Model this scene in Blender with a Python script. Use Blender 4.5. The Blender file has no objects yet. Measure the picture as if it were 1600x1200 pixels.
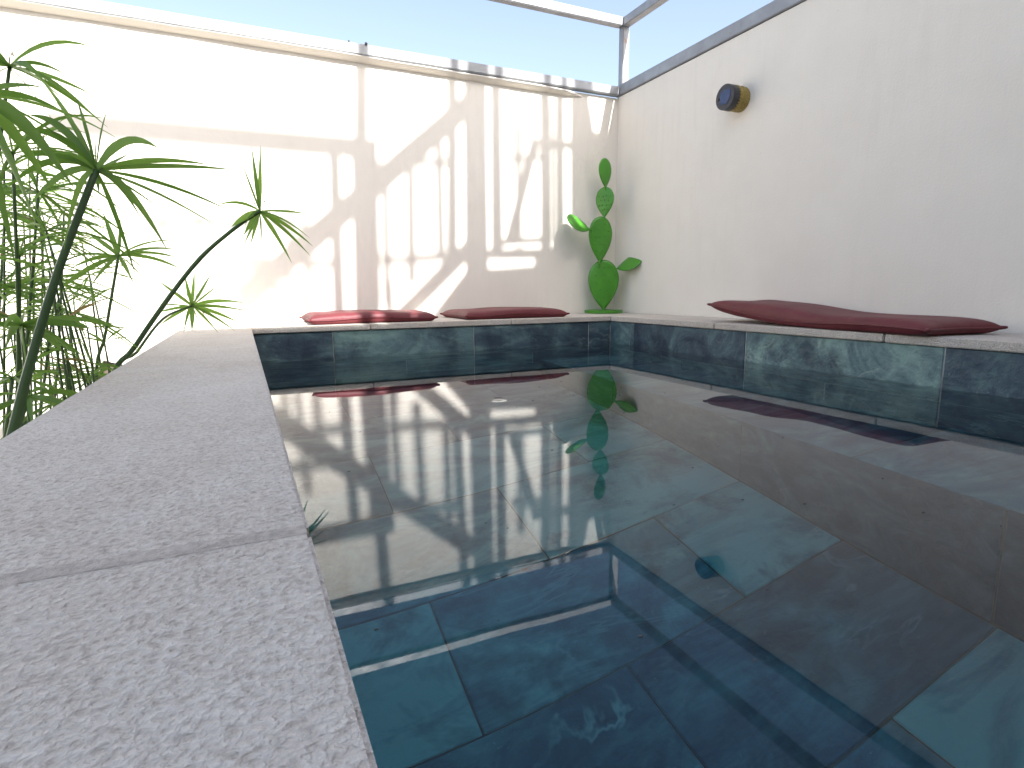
import bpy, bmesh, math, random
from mathutils import Vector, Matrix
random.seed(11)
SC = bpy.context.scene
COL = SC.collection

# ------------------------------------------------------------------ camera, sky, sun, exposure
FW = Vector((0.4145, 0.8957, -0.1612)).normalized()
RT = Vector((0.9069, -0.4213, -0.0091))
RT = (RT - FW * RT.dot(FW)).normalized()
UP = RT.cross(FW).normalized()
CAM = Vector((-0.0239, 0.0, 0.126))
FPX = 900.4                                   # focal length in pixels of the 1600 px wide photograph
cam = bpy.data.cameras.new('camera')
cam.sensor_width = 36.0
cam.lens = FPX / 1600 * 36
cam.clip_start = 0.01
cam.clip_end = 3000
co = bpy.data.objects.new('camera', cam)
COL.objects.link(co)
M = Matrix((RT, UP, -FW)).transposed().to_4x4()
M.translation = CAM
co.matrix_world = M
SC.camera = co

SUN_EL, SUN_AZ = math.radians(40), math.radians(10)   # the sun stands behind the camera, a little to the right
TO_SUN = Vector((math.sin(SUN_AZ) * math.cos(SUN_EL), -math.cos(SUN_AZ) * math.cos(SUN_EL), math.sin(SUN_EL)))
w = bpy.data.worlds.new('World')
SC.world = w
w.use_nodes = True
nt = w.node_tree
bg = nt.nodes['Background']
sky = nt.nodes.new('ShaderNodeTexSky')
sky.sky_type = 'NISHITA'
sky.sun_disc = False
sky.sun_elevation = SUN_EL
sky.sun_rotation = math.pi - SUN_AZ
sky.air_density = 1.0
sky.dust_density = 3.0
sky.ozone_density = 0.6
hs_ = nt.nodes.new('ShaderNodeHueSaturation')          # a hazy, slightly washed-out summer sky all round
hs_.inputs['Saturation'].default_value = 0.82
nt.links.new(sky.outputs[0], hs_.inputs['Color'])
nt.links.new(hs_.outputs[0], bg.inputs[0])
bg.inputs[1].default_value = 0.103
sun = bpy.data.lights.new('sun', 'SUN')
sun.energy = 3.9
sun.angle = math.radians(0.36)
sun.color = (1.0, 0.98, 0.945)
so = bpy.data.objects.new('sun', sun)
COL.objects.link(so)
so.rotation_euler = (-TO_SUN).to_track_quat('-Z', 'Y').to_euler()
so.location = TO_SUN * 12
vs = SC.view_settings
vs.view_transform = 'Standard'
vs.look = 'None'
vs.exposure = 1.76
vs.gamma = 1.0
vs.use_curve_mapping = False
SC.render.engine = 'CYCLES'
cy = SC.cycles
cy.use_denoising = True
cy.max_bounces = 14
cy.diffuse_bounces = 6
cy.glossy_bounces = 5
cy.transmission_bounces = 10
cy.transparent_max_bounces = 8
cy.caustics_refractive = True
cy.caustics_reflective = False
cy.blur_glossy = 0.6
cy.sample_clamp_indirect = 4.0

# ------------------------------------------------------------------ measured layout (metres; z = 0 is the top of the coping)
XO, XR, XW = -0.227, 1.5306, 1.8369           # outer edge of left coping, right coping edge, right wall face
YB, YW = 2.2598, 2.6715                       # back coping edge, back wall face
YN = -0.40                                    # near end of the pool
CT = 0.0215                                   # coping thickness
ZW = -0.1249                                  # water level
ZT = 1.1135                                   # top of the walls, underside of the frame
ZR = 1.447                                    # underside of the upper frame ring
ZF, ZB = -0.945, -0.565                       # pool floor, bench seat
XB = 1.168                                    # bench riser
ZG = -0.62                                    # garden ground
YH = -1.60                                    # house front, behind the camera


def ray(u, v):
    return (FW + RT * ((u - 800) / FPX) + UP * ((600 - v) / FPX))


def at_y(u, v, y):
    d = ray(u, v)
    return CAM + d * ((y - CAM.y) / d.y)


def at_x(u, v, x):
    d = ray(u, v)
    return CAM + d * ((x - CAM.x) / d.x)


# ------------------------------------------------------------------ helpers
def link(name, me, mat=None, parent=None):
    o = bpy.data.objects.new(name, me)
    COL.objects.link(o)
    if mat and me and not me.materials:
        me.materials.append(mat)
    if parent:
        o.parent = parent
    return o


def bm_obj(name, bm, mat, parent=None, smooth=False):
    me = bpy.data.meshes.new(name)
    bmesh.ops.recalc_face_normals(bm, faces=bm.faces)
    bm.to_mesh(me)
    bm.free()
    if smooth:
        for p in me.polygons:
            p.use_smooth = True
    return link(name, me, mat, parent)


def empty(name, loc=(0, 0, 0)):
    o = bpy.data.objects.new(name, None)
    o.location = loc
    o.empty_display_size = 0.1
    COL.objects.link(o)
    return o


def tag(o, label, cat, group=None):
    o['label'] = label
    o['category'] = cat
    if group:
        o['group'] = group
    return o


def struct(o, kind='structure'):
    o['kind'] = kind
    return o


def box(bm, a, b):
    """axis box from corner a to corner b"""
    x0, y0, z0 = a
    x1, y1, z1 = b
    v = [bm.verts.new(c) for c in ((x0, y0, z0), (x1, y0, z0), (x1, y1, z0), (x0, y1, z0),
                                   (x0, y0, z1), (x1, y0, z1), (x1, y1, z1), (x0, y1, z1))]
    for f in ((0, 3, 2, 1), (4, 5, 6, 7), (0, 1, 5, 4), (1, 2, 6, 5), (2, 3, 7, 6), (3, 0, 4, 7)):
        bm.faces.new([v[i] for i in f])
    return bm


def box_obj(name, a, b, mat, parent=None, bevel=0.0, seg=1):
    bm = bmesh.new()
    box(bm, a, b)
    if bevel:
        bmesh.ops.bevel(bm, geom=bm.edges[:], offset=bevel, segments=seg, affect='EDGES')
    return bm_obj(name, bm, mat, parent)


_cache = {}


def slab_mesh(name, dx, dy, dz, bevel, mat):
    """a bevelled slab centred on its own origin; alike slabs share mesh data"""
    k = (name, round(dx, 4), round(dy, 4), round(dz, 4), mat.name)
    if k not in _cache:
        bm = bmesh.new()
        box(bm, (-dx / 2, -dy / 2, -dz / 2), (dx / 2, dy / 2, dz / 2))
        bmesh.ops.bevel(bm, geom=bm.edges[:], offset=bevel, segments=1, affect='EDGES')
        bmesh.ops.recalc_face_normals(bm, faces=bm.faces)
        me = bpy.data.meshes.new(name)
        bm.to_mesh(me)
        bm.free()
        me.materials.append(mat)
        _cache[k] = me
    return _cache[k]


def prism(bm, poly, ya, yb):
    """extrude an (x, z) polygon between two y planes"""
    A = [bm.verts.new((x, ya, z)) for x, z in poly]
    B = [bm.verts.new((x, yb, z)) for x, z in poly]
    n = len(poly)
    bm.faces.new(A)
    bm.faces.new(B[::-1])
    for i in range(n):
        bm.faces.new((A[i], B[i], B[(i + 1) % n], A[(i + 1) % n]))


def tube(bm, pts, radii, n=6):
    """tapering tube along a polyline"""
    rings = []
    ref = Vector((0.13, 0.92, 0.37))
    for i, p in enumerate(pts):
        t = (pts[min(i + 1, len(pts) - 1)] - pts[max(i - 1, 0)]).normalized()
        a = t.cross(ref).normalized()
        b = t.cross(a).normalized()
        rings.append([bm.verts.new(p + (a * math.cos(2 * math.pi * k / n) + b * math.sin(2 * math.pi * k / n)) * radii[i]) for k in range(n)])
    for r0, r1 in zip(rings, rings[1:]):
        for k in range(n):
            bm.faces.new((r0[k], r0[(k + 1) % n], r1[(k + 1) % n], r1[k]))
    bm.faces.new(rings[0][::-1])
    bm.faces.new(rings[-1])


# ------------------------------------------------------------------ materials
class Mat:
    def __init__(self, name):
        self.m = bpy.data.materials.new(name)
        self.m.use_nodes = True
        self.t = self.m.node_tree
        self.b = self.t.nodes['Principled BSDF']
        self.out = self.t.nodes['Material Output']

    def n(self, kind, **kw):
        nd = self.t.nodes.new('ShaderNode' + kind)
        for k, v in kw.items():
            if k.startswith('i_'):
                nd.inputs[k[2:].replace('_', ' ')].default_value = v
            else:
                setattr(nd, k, v)
        return nd

    def l(self, a, b):
        self.t.links.new(a, b)

    def coords(self, jitter=True):
        tc = self.n('TexCoord')
        if not jitter:
            return tc.outputs['Object']
        oi = self.n('ObjectInfo')
        mul = self.n('VectorMath', operation='SCALE')
        comb = self.n('CombineXYZ')
        for i in range(3):
            self.l(oi.outputs['Random'], comb.inputs[i])
        self.l(comb.outputs[0], mul.inputs[0])
        mul.inputs['Scale'].default_value = 37.0
        add = self.n('VectorMath', operation='ADD')
        self.l(tc.outputs['Object'], add.inputs[0])
        self.l(mul.outputs[0], add.inputs[1])
        return add.outputs[0]

    def noise(self, vec, scale, detail=4, rough=0.55, dist=0.0):
        nd = self.n('TexNoise')
        nd.inputs['Scale'].default_value = scale
        nd.inputs['Detail'].default_value = detail
        nd.inputs['Roughness'].default_value = rough
        nd.inputs['Distortion'].default_value = dist
        self.l(vec, nd.inputs['Vector'])
        return nd.outputs['Fac']

    def ramp(self, fac, stops):
        nd = self.n('ValToRGB')
        el = nd.color_ramp.elements
        while len(el) > 1:
            el.remove(el[-1])
        for i, (p, c) in enumerate(stops):
            e = el[0] if i == 0 else el.new(p)
            e.position = p
            e.color = (*c, 1) if len(c) == 3 else c
        self.l(fac, nd.inputs[0])
        return nd.outputs['Color']

    def mix(self, fac, a, b, mode='MIX'):
        nd = self.n('Mix', data_type='RGBA', blend_type=mode)
        for sock, v in ((nd.inputs[0], fac), (nd.inputs[6], a), (nd.inputs[7], b)):
            if hasattr(v, 'is_linked'):
                self.l(v, sock)
            elif isinstance(v, (int, float)):
                sock.default_value = v
            else:
                sock.default_value = (*v, 1)
        return nd.outputs[2]

    def math(self, op, a, b):
        nd = self.n('Math', operation=op)
        for sock, v in ((nd.inputs[0], a), (nd.inputs[1], b)):
            if hasattr(v, 'is_linked'):
                self.l(v, sock)
            else:
                sock.default_value = v
        return nd.outputs[0]

    def bump(self, h, strength, dist, prev=None):
        nd = self.n('Bump')
        nd.inputs['Strength'].default_value = strength
        nd.inputs['Distance'].default_value = dist
        self.l(h, nd.inputs['Height'])
        if prev is not None:
            self.l(prev, nd.inputs['Normal'])
        return nd.outputs['Normal']

    def set(self, color=None, rough=None, metal=None, normal=None, spec=None):
        b = self.b
        for nm, v in (('Base Color', color), ('Roughness', rough), ('Metallic', metal), ('Normal', normal), ('Specular IOR Level', spec)):
            if v is None:
                continue
            if hasattr(v, 'is_linked'):
                self.l(v, b.inputs[nm])
            elif isinstance(v, tuple):
                b.inputs[nm].default_value = (*v, 1)
            else:
                b.inputs[nm].default_value = v
        return self.m


def mat_plaster(name, a, b, marks=True):
    m = Mat(name)
    v = m.coords(False)
    big = m.noise(v, 1.1, 3)
    mid = m.noise(v, 7, 5)
    f = m.math('ADD', m.math('MULTIPLY', big, 0.6), m.math('MULTIPLY', mid, 0.4))
    col = m.ramp(f, [(0.3, b), (0.62, a)])
    mp = m.n('Mapping')
    mp.inputs['Scale'].default_value = (34, 34, 3.2)
    m.l(v, mp.inputs['Vector'])
    streak = m.noise(mp.outputs[0], 1.0, 4, 0.6)
    gate0 = m.noise(v, 1.7, 3)
    amt = m.math('MULTIPLY', m.ramp(streak, [(0.50, (0, 0, 0)), (0.66, (1, 1, 1))]), m.ramp(gate0, [(0.40, (0, 0, 0)), (0.62, (1, 1, 1))]))
    col = m.mix(m.math('MULTIPLY', amt, 0.07), col, (0.50, 0.43, 0.37))
    fine = m.noise(v, 160, 3, 0.6)
    trow = m.noise(v, 5, 5, 0.55, 0.6)
    nrm = m.bump(trow, 0.10, 0.02)
    nrm = m.bump(streak, 0.18, 0.004, nrm)
    nrm = m.bump(fine, 0.30, 0.003, nrm)
    if marks:
        # small pits and dents scattered in the render
        vo = m.n('TexVoronoi', feature='F1')
        vo.inputs['Scale'].default_value = 14
        vo.inputs['Randomness'].default_value = 1
        m.l(v, vo.inputs['Vector'])
        pit = m.ramp(vo.outputs['Distance'], [(0.0, (0, 0, 0)), (0.045, (1, 1, 1))])
        gate = m.ramp(m.noise(v, 2.3, 2), [(0.52, (1, 1, 1)), (0.60, (0, 0, 0))])
        pit = m.mix(gate, pit, (1, 1, 1))
        nrm = m.bump(pit, 0.5, 0.004, nrm)
        col = m.mix(m.math('MULTIPLY', m.math('SUBTRACT', 1.0, pit), 0.22), col, (0.30, 0.24, 0.2))
    return m.set(col, 0.85, 0, nrm, 0.25)


def mat_coping():
    m = Mat('sandblasted_stone')
    v = m.coords()
    big = m.noise(v, 5.0, 4, 0.6, 0.7)
    grain = m.noise(v, 270, 1.6, 0.6)
    blot = m.noise(v, 42, 4, 0.6)
    base = m.ramp(big, [(0.34, (0.53, 0.45, 0.38)), (0.5, (0.60, 0.54, 0.475)), (0.66, (0.66, 0.61, 0.555))])
    col = m.mix(0.52, base, m.ramp(grain, [(0.30, (0.27, 0.225, 0.185)), (0.44, (0.52, 0.465, 0.405)), (0.70, (0.74, 0.69, 0.625))]))
    col = m.mix(0.13, col, m.ramp(blot, [(0.35, (0.34, 0.29, 0.255)), (0.65, (0.58, 0.56, 0.53))]))
    # rare dark chips
    vo = m.n('TexVoronoi', feature='F1')
    vo.inputs['Scale'].default_value = 26
    m.l(v, vo.inputs['Vector'])
    chip = m.ramp(vo.outputs['Distance'], [(0.03, (1, 1, 1)), (0.06, (0, 0, 0))])
    gate = m.ramp(m.noise(v, 9, 1), [(0.60, (0, 0, 0)), (0.63, (1, 1, 1))])
    col = m.mix(m.math('MULTIPLY', chip, gate), col, (0.10, 0.07, 0.06))
    nrm = m.bump(m.noise(v, 30, 3), 0.25, 0.005)
    nrm = m.bump(m.noise(v, 120, 3, 0.6), 0.5, 0.004, nrm)
    nrm = m.bump(grain, 0.8, 0.0035, nrm)
    nrm = m.bump(m.noise(v, 420, 2, 0.6), 0.7, 0.0015, nrm)
    return m.set(col, 0.8, 0, nrm, 0.3)


def mat_stone_tile():
    """blue-green slate: tone of each tile comes from its object colour"""
    m = Mat('blue_green_slate')
    v = m.coords()
    oi = m.n('ObjectInfo')
    sep = m.n('SeparateColor')
    m.l(oi.outputs['Color'], sep.inputs[0])
    tone, vein_amt = sep.outputs[0], sep.outputs[1]
    mp = m.n('Mapping')
    mp.inputs['Scale'].default_value = (1.0, 2.6, 2.6)
    mp.inputs['Rotation'].default_value = (0.3, 0.2, 0.5)
    m.l(v, mp.inputs['Vector'])
    cloud = m.noise(mp.outputs[0], 2.6, 6, 0.62, 1.4)
    f = m.math('ADD', cloud, m.math('SUBTRACT', tone, 0.5))
    col = m.ramp(f, [(0.24, (0.024, 0.042, 0.070)), (0.42, (0.060, 0.098, 0.126)), (0.57, (0.115, 0.190, 0.200)), (0.76, (0.25, 0.38, 0.345))])
    # light foliation streaks running across the slab
    mp2 = m.n('Mapping')
    mp2.inputs['Scale'].default_value = (3.0, 13.0, 13.0)
    mp2.inputs['Rotation'].default_value = (0.2, 0.1, 0.75)
    m.l(v, mp2.inputs['Vector'])
    st_ = m.ramp(m.noise(mp2.outputs[0], 1.0, 5, 0.6, 0.7), [(0.50, (0, 0, 0)), (0.68, (1, 1, 1))])
    st_ = m.math('MULTIPLY', st_, m.ramp(m.noise(v, 3.2, 3), [(0.42, (0, 0, 0)), (0.62, (1, 1, 1))]))
    col = m.mix(m.math('MULTIPLY', st_, m.math('MULTIPLY', vein_amt, 0.9)), col, (0.27, 0.41, 0.37))
    dk = m.ramp(m.noise(v, 4.5, 5, 0.65, 0.4), [(0.36, (1, 1, 1)), (0.50, (0, 0, 0))])
    col = m.mix(m.math('MULTIPLY', dk, 0.75), col, (0.022, 0.036, 0.058))
    # pale quartz veins
    vn = m.noise(mp.outputs[0], 2.4, 5, 0.55, 0.5)
    vein = m.ramp(m.math('ABSOLUTE', m.math('SUBTRACT', vn, 0.5), 0.0), [(0.0, (1, 1, 1)), (0.016, (0, 0, 0))])
    vein = m.math('MULTIPLY', vein, m.ramp(m.noise(v, 6, 3), [(0.46, (0, 0, 0)), (0.66, (1, 1, 1))]))
    col = m.mix(m.math('MULTIPLY', vein, vein_amt), col, (0.34, 0.42, 0.38))
    # lime specks
    sp = m.ramp(m.noise(v, 95, 2, 0.5), [(0.70, (0, 0, 0)), (0.78, (1, 1, 1))])
    sp = m.math('MULTIPLY', sp, m.ramp(m.noise(v, 7, 2), [(0.5, (0, 0, 0)), (0.62, (1, 1, 1))]))
    col = m.mix(m.math('MULTIPLY', sp, 0.55), col, (0.36, 0.40, 0.40))
    cleft = m.noise(mp.outputs[0], 6, 7, 0.62, 0.25)
    nrm = m.bump(cleft, 0.55, 0.014)
    nrm = m.bump(m.noise(v, 70, 4, 0.6), 0.4, 0.004, nrm)
    return m.set(col, 0.5, 0, nrm, 0.4)


def mat_grout():
    m = Mat('pale_grout')
    v = m.coords(False)
    col = m.ramp(m.noise(v, 22, 4), [(0.35, (0.24, 0.22, 0.20)), (0.65, (0.50, 0.50, 0.48))])
    return m.set(col, 0.9)


def mat_water():
    m = Mat('pool_water')
    g = m.n('BsdfGlass')
    g.inputs['IOR'].default_value = 1.333
    g.inputs['Roughness'].default_value = 0.0
    g.inputs['Color'].default_value = (1, 1, 1, 1)
    v = m.coords(False)
    nrm = m.bump(m.noise(v, 4.0, 2, 0.5), 0.006, 0.05)
    m.l(nrm, g.inputs['Normal'])
    m.l(g.outputs[0], m.out.inputs['Surface'])
    ab = m.n('VolumeAbsorption')
    ab.inputs['Color'].default_value = (0.07, 0.76, 0.94, 1)
    ab.inputs['Density'].default_value = 0.85
    m.l(ab.outputs[0], m.out.inputs['Volume'])
    return m.m


def mat_tubing():
    m = Mat('galvanised_steel')
    v = m.coords(False)
    f = m.noise(v, 14, 5)
    col = m.ramp(f, [(0.3, (0.27, 0.275, 0.29)), (0.7, (0.36, 0.37, 0.385))])
    rust = m.ramp(m.noise(v, 9, 5, 0.65, 0.5), [(0.67, (0, 0, 0)), (0.72, (1, 1, 1))])
    col = m.mix(m.math('MULTIPLY', rust, 0.75), col, (0.30, 0.14, 0.05))
    nrm = m.bump(m.noise(v, 40, 4), 0.15, 0.004)
    return m.set(col, m.ramp(f, [(0.3, (0.5, 0.5, 0.5)), (0.7, (0.36, 0.36, 0.36))]), 0.25, nrm)


def mat_simple(name, col, rough=0.5, metal=0.0, var=0.18, scale=20, bump=0.15, dist=0.003, spec=0.5):
    m = Mat(name)
    v = m.coords()
    f = m.noise(v, scale, 4)
    a = tuple(c * (1 - var) for c in col)
    b = tuple(min(1, c * (1 + var)) for c in col)
    c = m.ramp(f, [(0.32, a), (0.68, b)])
    nrm = m.bump(m.noise(v, scale * 3, 4), bump, dist)
    return m.set(c, rough, metal, nrm, spec)


def mat_leather():
    m = Mat('wine_red_leatherette')
    v = m.coords()
    f = m.noise(v, 9, 4)
    c = m.ramp(f, [(0.3, (0.115, 0.022, 0.027)), (0.7, (0.155, 0.032, 0.038))])
    vo = m.n('TexVoronoi', feature='DISTANCE_TO_EDGE')
    vo.inputs['Scale'].default_value = 420
    m.l(v, vo.inputs['Vector'])
    nrm = m.bump(m.noise(v, 14, 3, 0.5, 0.6), 0.30, 0.012)
    nrm = m.bump(vo.outputs['Distance'], 0.12, 0.0008, nrm)
    return m.set(c, 0.5, 0, nrm, 0.28)


def mat_leaf(name, a, b, trans):
    m = Mat(name)
    v = m.coords()
    oi = m.n('ObjectInfo')
    f = m.math('ADD', m.math('MULTIPLY', m.noise(v, 12, 3), 0.5), m.math('MULTIPLY', oi.outputs['Random'], 0.5))
    col = m.ramp(f, [(0.2, a), (0.75, b)])
    m.set(col, 0.42, 0, None, 0.4)
    tr = m.n('BsdfTranslucent')
    bright = m.mix(0.5, col, (0.22, 0.42, 0.05))
    m.l(bright, tr.inputs['Color'])
    mx = m.n('MixShader')
    mx.inputs[0].default_value = trans
    m.l(m.b.outputs[0], mx.inputs[1])
    m.l(tr.outputs[0], mx.inputs[2])
    m.l(mx.outputs[0], m.out.inputs['Surface'])
    return m.m


PLASTER = mat_plaster('cream_plaster', (0.815, 0.772, 0.702), (0.765, 0.718, 0.645))
STONE = mat_coping()
SLATE = mat_stone_tile()
GROUT = mat_grout()
FLOOR_GROUT = mat_simple('rusty_grout', (0.085, 0.070, 0.050), 0.9, 0, 0.7, 8)
WATER = mat_water()
STEEL = mat_tubing()
LEATHER = mat_leather()
CACTUS = mat_simple('green_enamel', (0.060, 0.25, 0.020), 0.30, 0, 0.12, 9, 0.10, 0.004)
BLACK = mat_simple('black_plastic', (0.030, 0.030, 0.036), 0.45, 0, 0.2, 60, 0.1, 0.001)
PANEL = mat_simple('solar_cell', (0.045, 0.065, 0.14), 0.18, 0.1, 0.2, 30, 0.0, 0.001)
BRASS = mat_simple('pierced_brass', (0.34, 0.26, 0.075), 0.42, 0.45, 0.7, 300, 0.9, 0.002)
LEAF = mat_leaf('sedge_leaf', (0.065, 0.135, 0.026), (0.185, 0.300, 0.070), 0.48)
STEM = mat_leaf('sedge_stem', (0.035, 0.075, 0.022), (0.060, 0.115, 0.032), 0.10)
DRY = mat_leaf('dry_leaf', (0.20, 0.12, 0.045), (0.30, 0.19, 0.08), 0.25)
SOIL = mat_simple('dry_soil', (0.27, 0.24, 0.21), 0.95, 0, 0.3, 18, 0.8, 0.02)
PAVING = mat_simple('pale_paving', (0.48, 0.45, 0.41), 0.8, 0, 0.12, 6, 0.3, 0.004)
DARKSTEEL = mat_simple('grey_painted_steel', (0.22, 0.22, 0.23), 0.5, 0.2, 0.1, 10)
POT = mat_simple('sand_coloured_clay', (0.50, 0.40, 0.31), 0.8, 0, 0.12, 14, 0.3)
RIM = mat_simple('dark_brown_rim', (0.075, 0.058, 0.045), 0.6, 0, 0.2, 30)
MORTAR = mat_simple('smooth_mortar', (0.475, 0.42, 0.37), 0.85, 0, 0.22, 160, 0.7, 0.004)
GLASS = mat_simple('dark_window_glass', (0.03, 0.04, 0.05), 0.08, 0, 0.1, 4, 0.0)

# ------------------------------------------------------------------ ground, terrace and pool shell
bm = bmesh.new()
box(bm, (-600, -600, ZG - 0.6), (XO + 0.012, 600, ZG))           # garden level left of the pool
box(bm, (XW + 0.14, -600, ZG - 0.6), (600, 600, ZG))
box(bm, (XO + 0.012, YW + 0.14, ZG - 0.6), (XW + 0.14, 600, ZG))
box(bm, (XO + 0.012, -600, ZG - 0.6), (XW + 0.14, YN - 0.3, ZG))
ground = struct(bm_obj('ground', bm, SOIL))
terrace = struct(box_obj('terrace', (XO - 1.9, YH, ZG + 0.004), (XW + 0.10, YN - 0.235, -0.03), PAVING, None, 0.004))

GR = 0.0024       # depth of the joints between tiles


def tile(parent, c, size, tone=None, vein=None, jit=0.0012):
    o = link('tile', slab_mesh('tile', *size, 0.0022, SLATE), None, parent)
    thin = min(range(3), key=lambda i: size[i])
    j = [0, 0, 0]
    j[thin] = random.uniform(-jit, jit)
    o.location = (c[0] + j[0], c[1] + j[1], c[2] + j[2])
    o.rotation_euler = tuple(random.uniform(-0.0016, 0.0016) if i != thin else 0 for i in range(3))
    if tone is None:
        tone = random.choice((0.36, 0.42, 0.48, 0.55, 0.62)) + random.uniform(-.03, .03)
    o.color = (tone, random.uniform(0.1, 0.7) if vein is None else vein, 0, 1)
    return o


J = 0.0026                                     # joint width
TT = 0.010                                     # tile thickness


def spans(lo, hi, marks):
    ms = [lo] + [q for q in marks if lo + 0.03 < q < hi - 0.03] + [hi]
    return list(zip(ms, ms[1:]))


TFB = YB + 0.007     # tile faces stand a little behind the coping edge
TFR = XR + 0.007
TFL = -0.007
TFN = YN - 0.007

# back pool wall
pw = struct(box_obj('pool_wall_back', (-0.10, TFB + GR, ZF - 0.1), (XW, TFB + 0.10, -CT - 0.002), GROUT))
rows = [-CT - 0.001, -0.322, -0.622, ZF]
tones = {0: [(0.40, 0.35), (0.60, 0.10), (0.46, 0.6), (0.38, 0.3)]}
for r, (zt, zb) in enumerate(zip(rows, rows[1:])):
    marks = [0.279, 0.852, 1.4175] if r % 2 == 0 else [0.56, 1.13]
    for i, (a, b) in enumerate(spans(TFL, TFR, marks)):
        tv = tones.get(r, [])[i] if r in tones else (None, None)
        tile(pw, ((a + b) / 2, TFB + TT / 2, (zt + zb) / 2), (b - a - J, TT, zt - zb - J), *tv)
# right pool wall
pw = struct(box_obj('pool_wall_right', (TFR + GR, YN - 0.1, ZF - 0.1), (TFR + 0.10, TFB + GR - 0.002, -CT - 0.002), GROUT))
tones = {0: [(0.50, .3), (0.40, .2), (0.52, 0.3), (0.58, 0.85), (0.38, 0.15), (0.55, .3)]}
for r, (zt, zb) in enumerate(zip(rows, rows[1:])):
    marks = [0.209, 0.834, 1.459, 2.084] if r % 2 == 0 else [0.52, 1.15, 1.77]
    sp = spans(TFN, TFB, marks)
    for i, (a, b) in enumerate(sp):
        tv = {0: (0.5, .3), 1: (0.39, .12), 2: (0.60, .85), 3: (0.40, .25), 4: (0.52, .3)}.get(i, (None, None)) if r == 0 else (None, None)
        tile(pw, (TFR + TT / 2, (a + b) / 2, (zt + zb) / 2), (TT, b - a - J, zt - zb - J), *tv)
# left and near pool walls
pw = struct(box_obj('pool_wall_left', (XO + 0.012, YN - 0.1, ZF - 0.1), (TFL - GR, TFB + 0.1, -CT - 0.002), PLASTER))
for r, (zt, zb) in enumerate(zip(rows, rows[1:])):
    for a, b in spans(TFN, TFB, [0.2 + 0.3 * (r % 2), 0.8 + 0.3 * (r % 2), 1.4 + 0.3 * (r % 2), 2.0]):
        tile(pw, (TFL - TT / 2, (a + b) / 2, (zt + zb) / 2), (TT, b - a - J, zt - zb - J))
pw = struct(box_obj('pool_wall_near', (TFL, YN - 0.22, ZF - 0.1), (TFR, TFN - GR, -CT - 0.002), GROUT))
for r, (zt, zb) in enumerate(zip(rows, rows[1:])):
    for a, b in spans(TFL, TFR, [0.3 + 0.3 * (r % 2), 0.9 + 0.3 * (r % 2)]):
        tile(pw, ((a + b) / 2, TFN - TT / 2, (zt + zb) / 2), (b - a - J, TT, zt - zb - J))
# floor, brick bond
pf = struct(box_obj('pool_floor', (TFL - 0.02, TFN - 0.02, ZF - 0.14), (TFR + 0.02, TFB + 0.02, ZF - GR), FLOOR_GROUT))
ys = [TFN, -0.10, 0.20, 0.50, 0.803, 1.105, 1.41, 1.71, 2.01, TFB]
floor_tone = {(2, 0): (0.55, .5), (2, 1): (0.56, .2), (2, 2): (0.74, .3), (3, 0): (0.44, .9), (3, 1): (0.43, .3), (4, 0): (0.76, 1.0), (4, 1): (0.57, .4), (4, 2): (0.72, .6),
              (5, 0): (0.62, .4), (5, 1): (0.70, .9), (1, 0): (0.5, .5), (1, 1): (0.6, .5), (6, 0): (0.6, .4), (6, 1): (0.66, .4), (6, 2): (0.7, .4)}
for r, (a, b) in enumerate(zip(ys, ys[1:])):
    marks = [0.29, 0.878] if r % 2 == 0 else [0.58]
    for i, (c, d) in enumerate(spans(TFL, XB, marks)):
        tile(pf, ((c + d) / 2, (a + b) / 2, ZF - TT / 2), (d - c - J, b - a - J, TT), *floor_tone.get((r, i), (None, None)))
# seat bench under water along the right side
pb = struct(box_obj('pool_bench', (XB + GR, TFN, ZF - 0.05), (TFR + 0.01, TFB, ZB - GR), FLOOR_GROUT))
for a, b in spans(TFN, TFB, [-0.09, 0.51, 1.11, 1.71]):
    tile(pb, (XB + TT / 2, (a + b) / 2, (ZF + ZB) / 2), (TT, b - a - J, ZB - ZF - J), 0.42 if a > 0.4 else 0.30, 0.15)
for a, b in spans(TFN, TFB, [0.2, 0.8, 1.4, 2.0]):
    tile(pb, ((XB + TFR) / 2, (a + b) / 2, ZB - TT / 2), (TFR - XB - J, b - a - J, TT), random.uniform(.42, .54), 0.3)

# coping: sandblasted slabs, mortar joints between them
cop = struct(box_obj('pool_coping', (XO + 0.03, YN - 0.20, -CT + 0.001), (-0.03, TFB, -0.0035), GROUT))


def slab(a, b, dz=0.0):
    size = (b[0] - a[0], b[1] - a[1], CT)
    bm = bmesh.new()
    box(bm, (-size[0] / 2, -size[1] / 2, -CT / 2), (size[0] / 2, size[1] / 2, CT / 2))
    bmesh.ops.bevel(bm, geom=bm.edges[:], offset=0.0022, segments=2, affect='EDGES')
    o = bm_obj('coping_slab', bm, STONE, cop, False)
    o.location = ((a[0] + b[0]) / 2, (a[1] + b[1]) / 2, -CT / 2 + dz)
    return o


for a, b in ((YN - 0.23, 0.309), (0.317, YB - 0.004)):
    slab((XO, a), (0, b), random.uniform(-0.0006, 0.0006))
for a, b in ((XO, 0.42), (0.424, 1.02), (1.024, XW - 0.001)):
    slab((a, YB), (b, YW - 0.001), random.uniform(-0.0005, 0.0005))
for a, b in ((YN - 0.23, 0.36), (0.364, 0.98), (0.984, 1.60), (1.604, YB - 0.003)):
    slab((XR, a), (XW - 0.001, b), random.uniform(-0.0005, 0.0005))
for a, b in ((0.004, 0.76), (0.764, XR - 0.003)):
    slab((a, YN - 0.23), (b, YN))

box_obj('mortar_joint', (XO + 0.002, 0.3062, -0.006), (-0.0015, 0.3198, 0.0005), MORTAR, cop, 0.0005)

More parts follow.
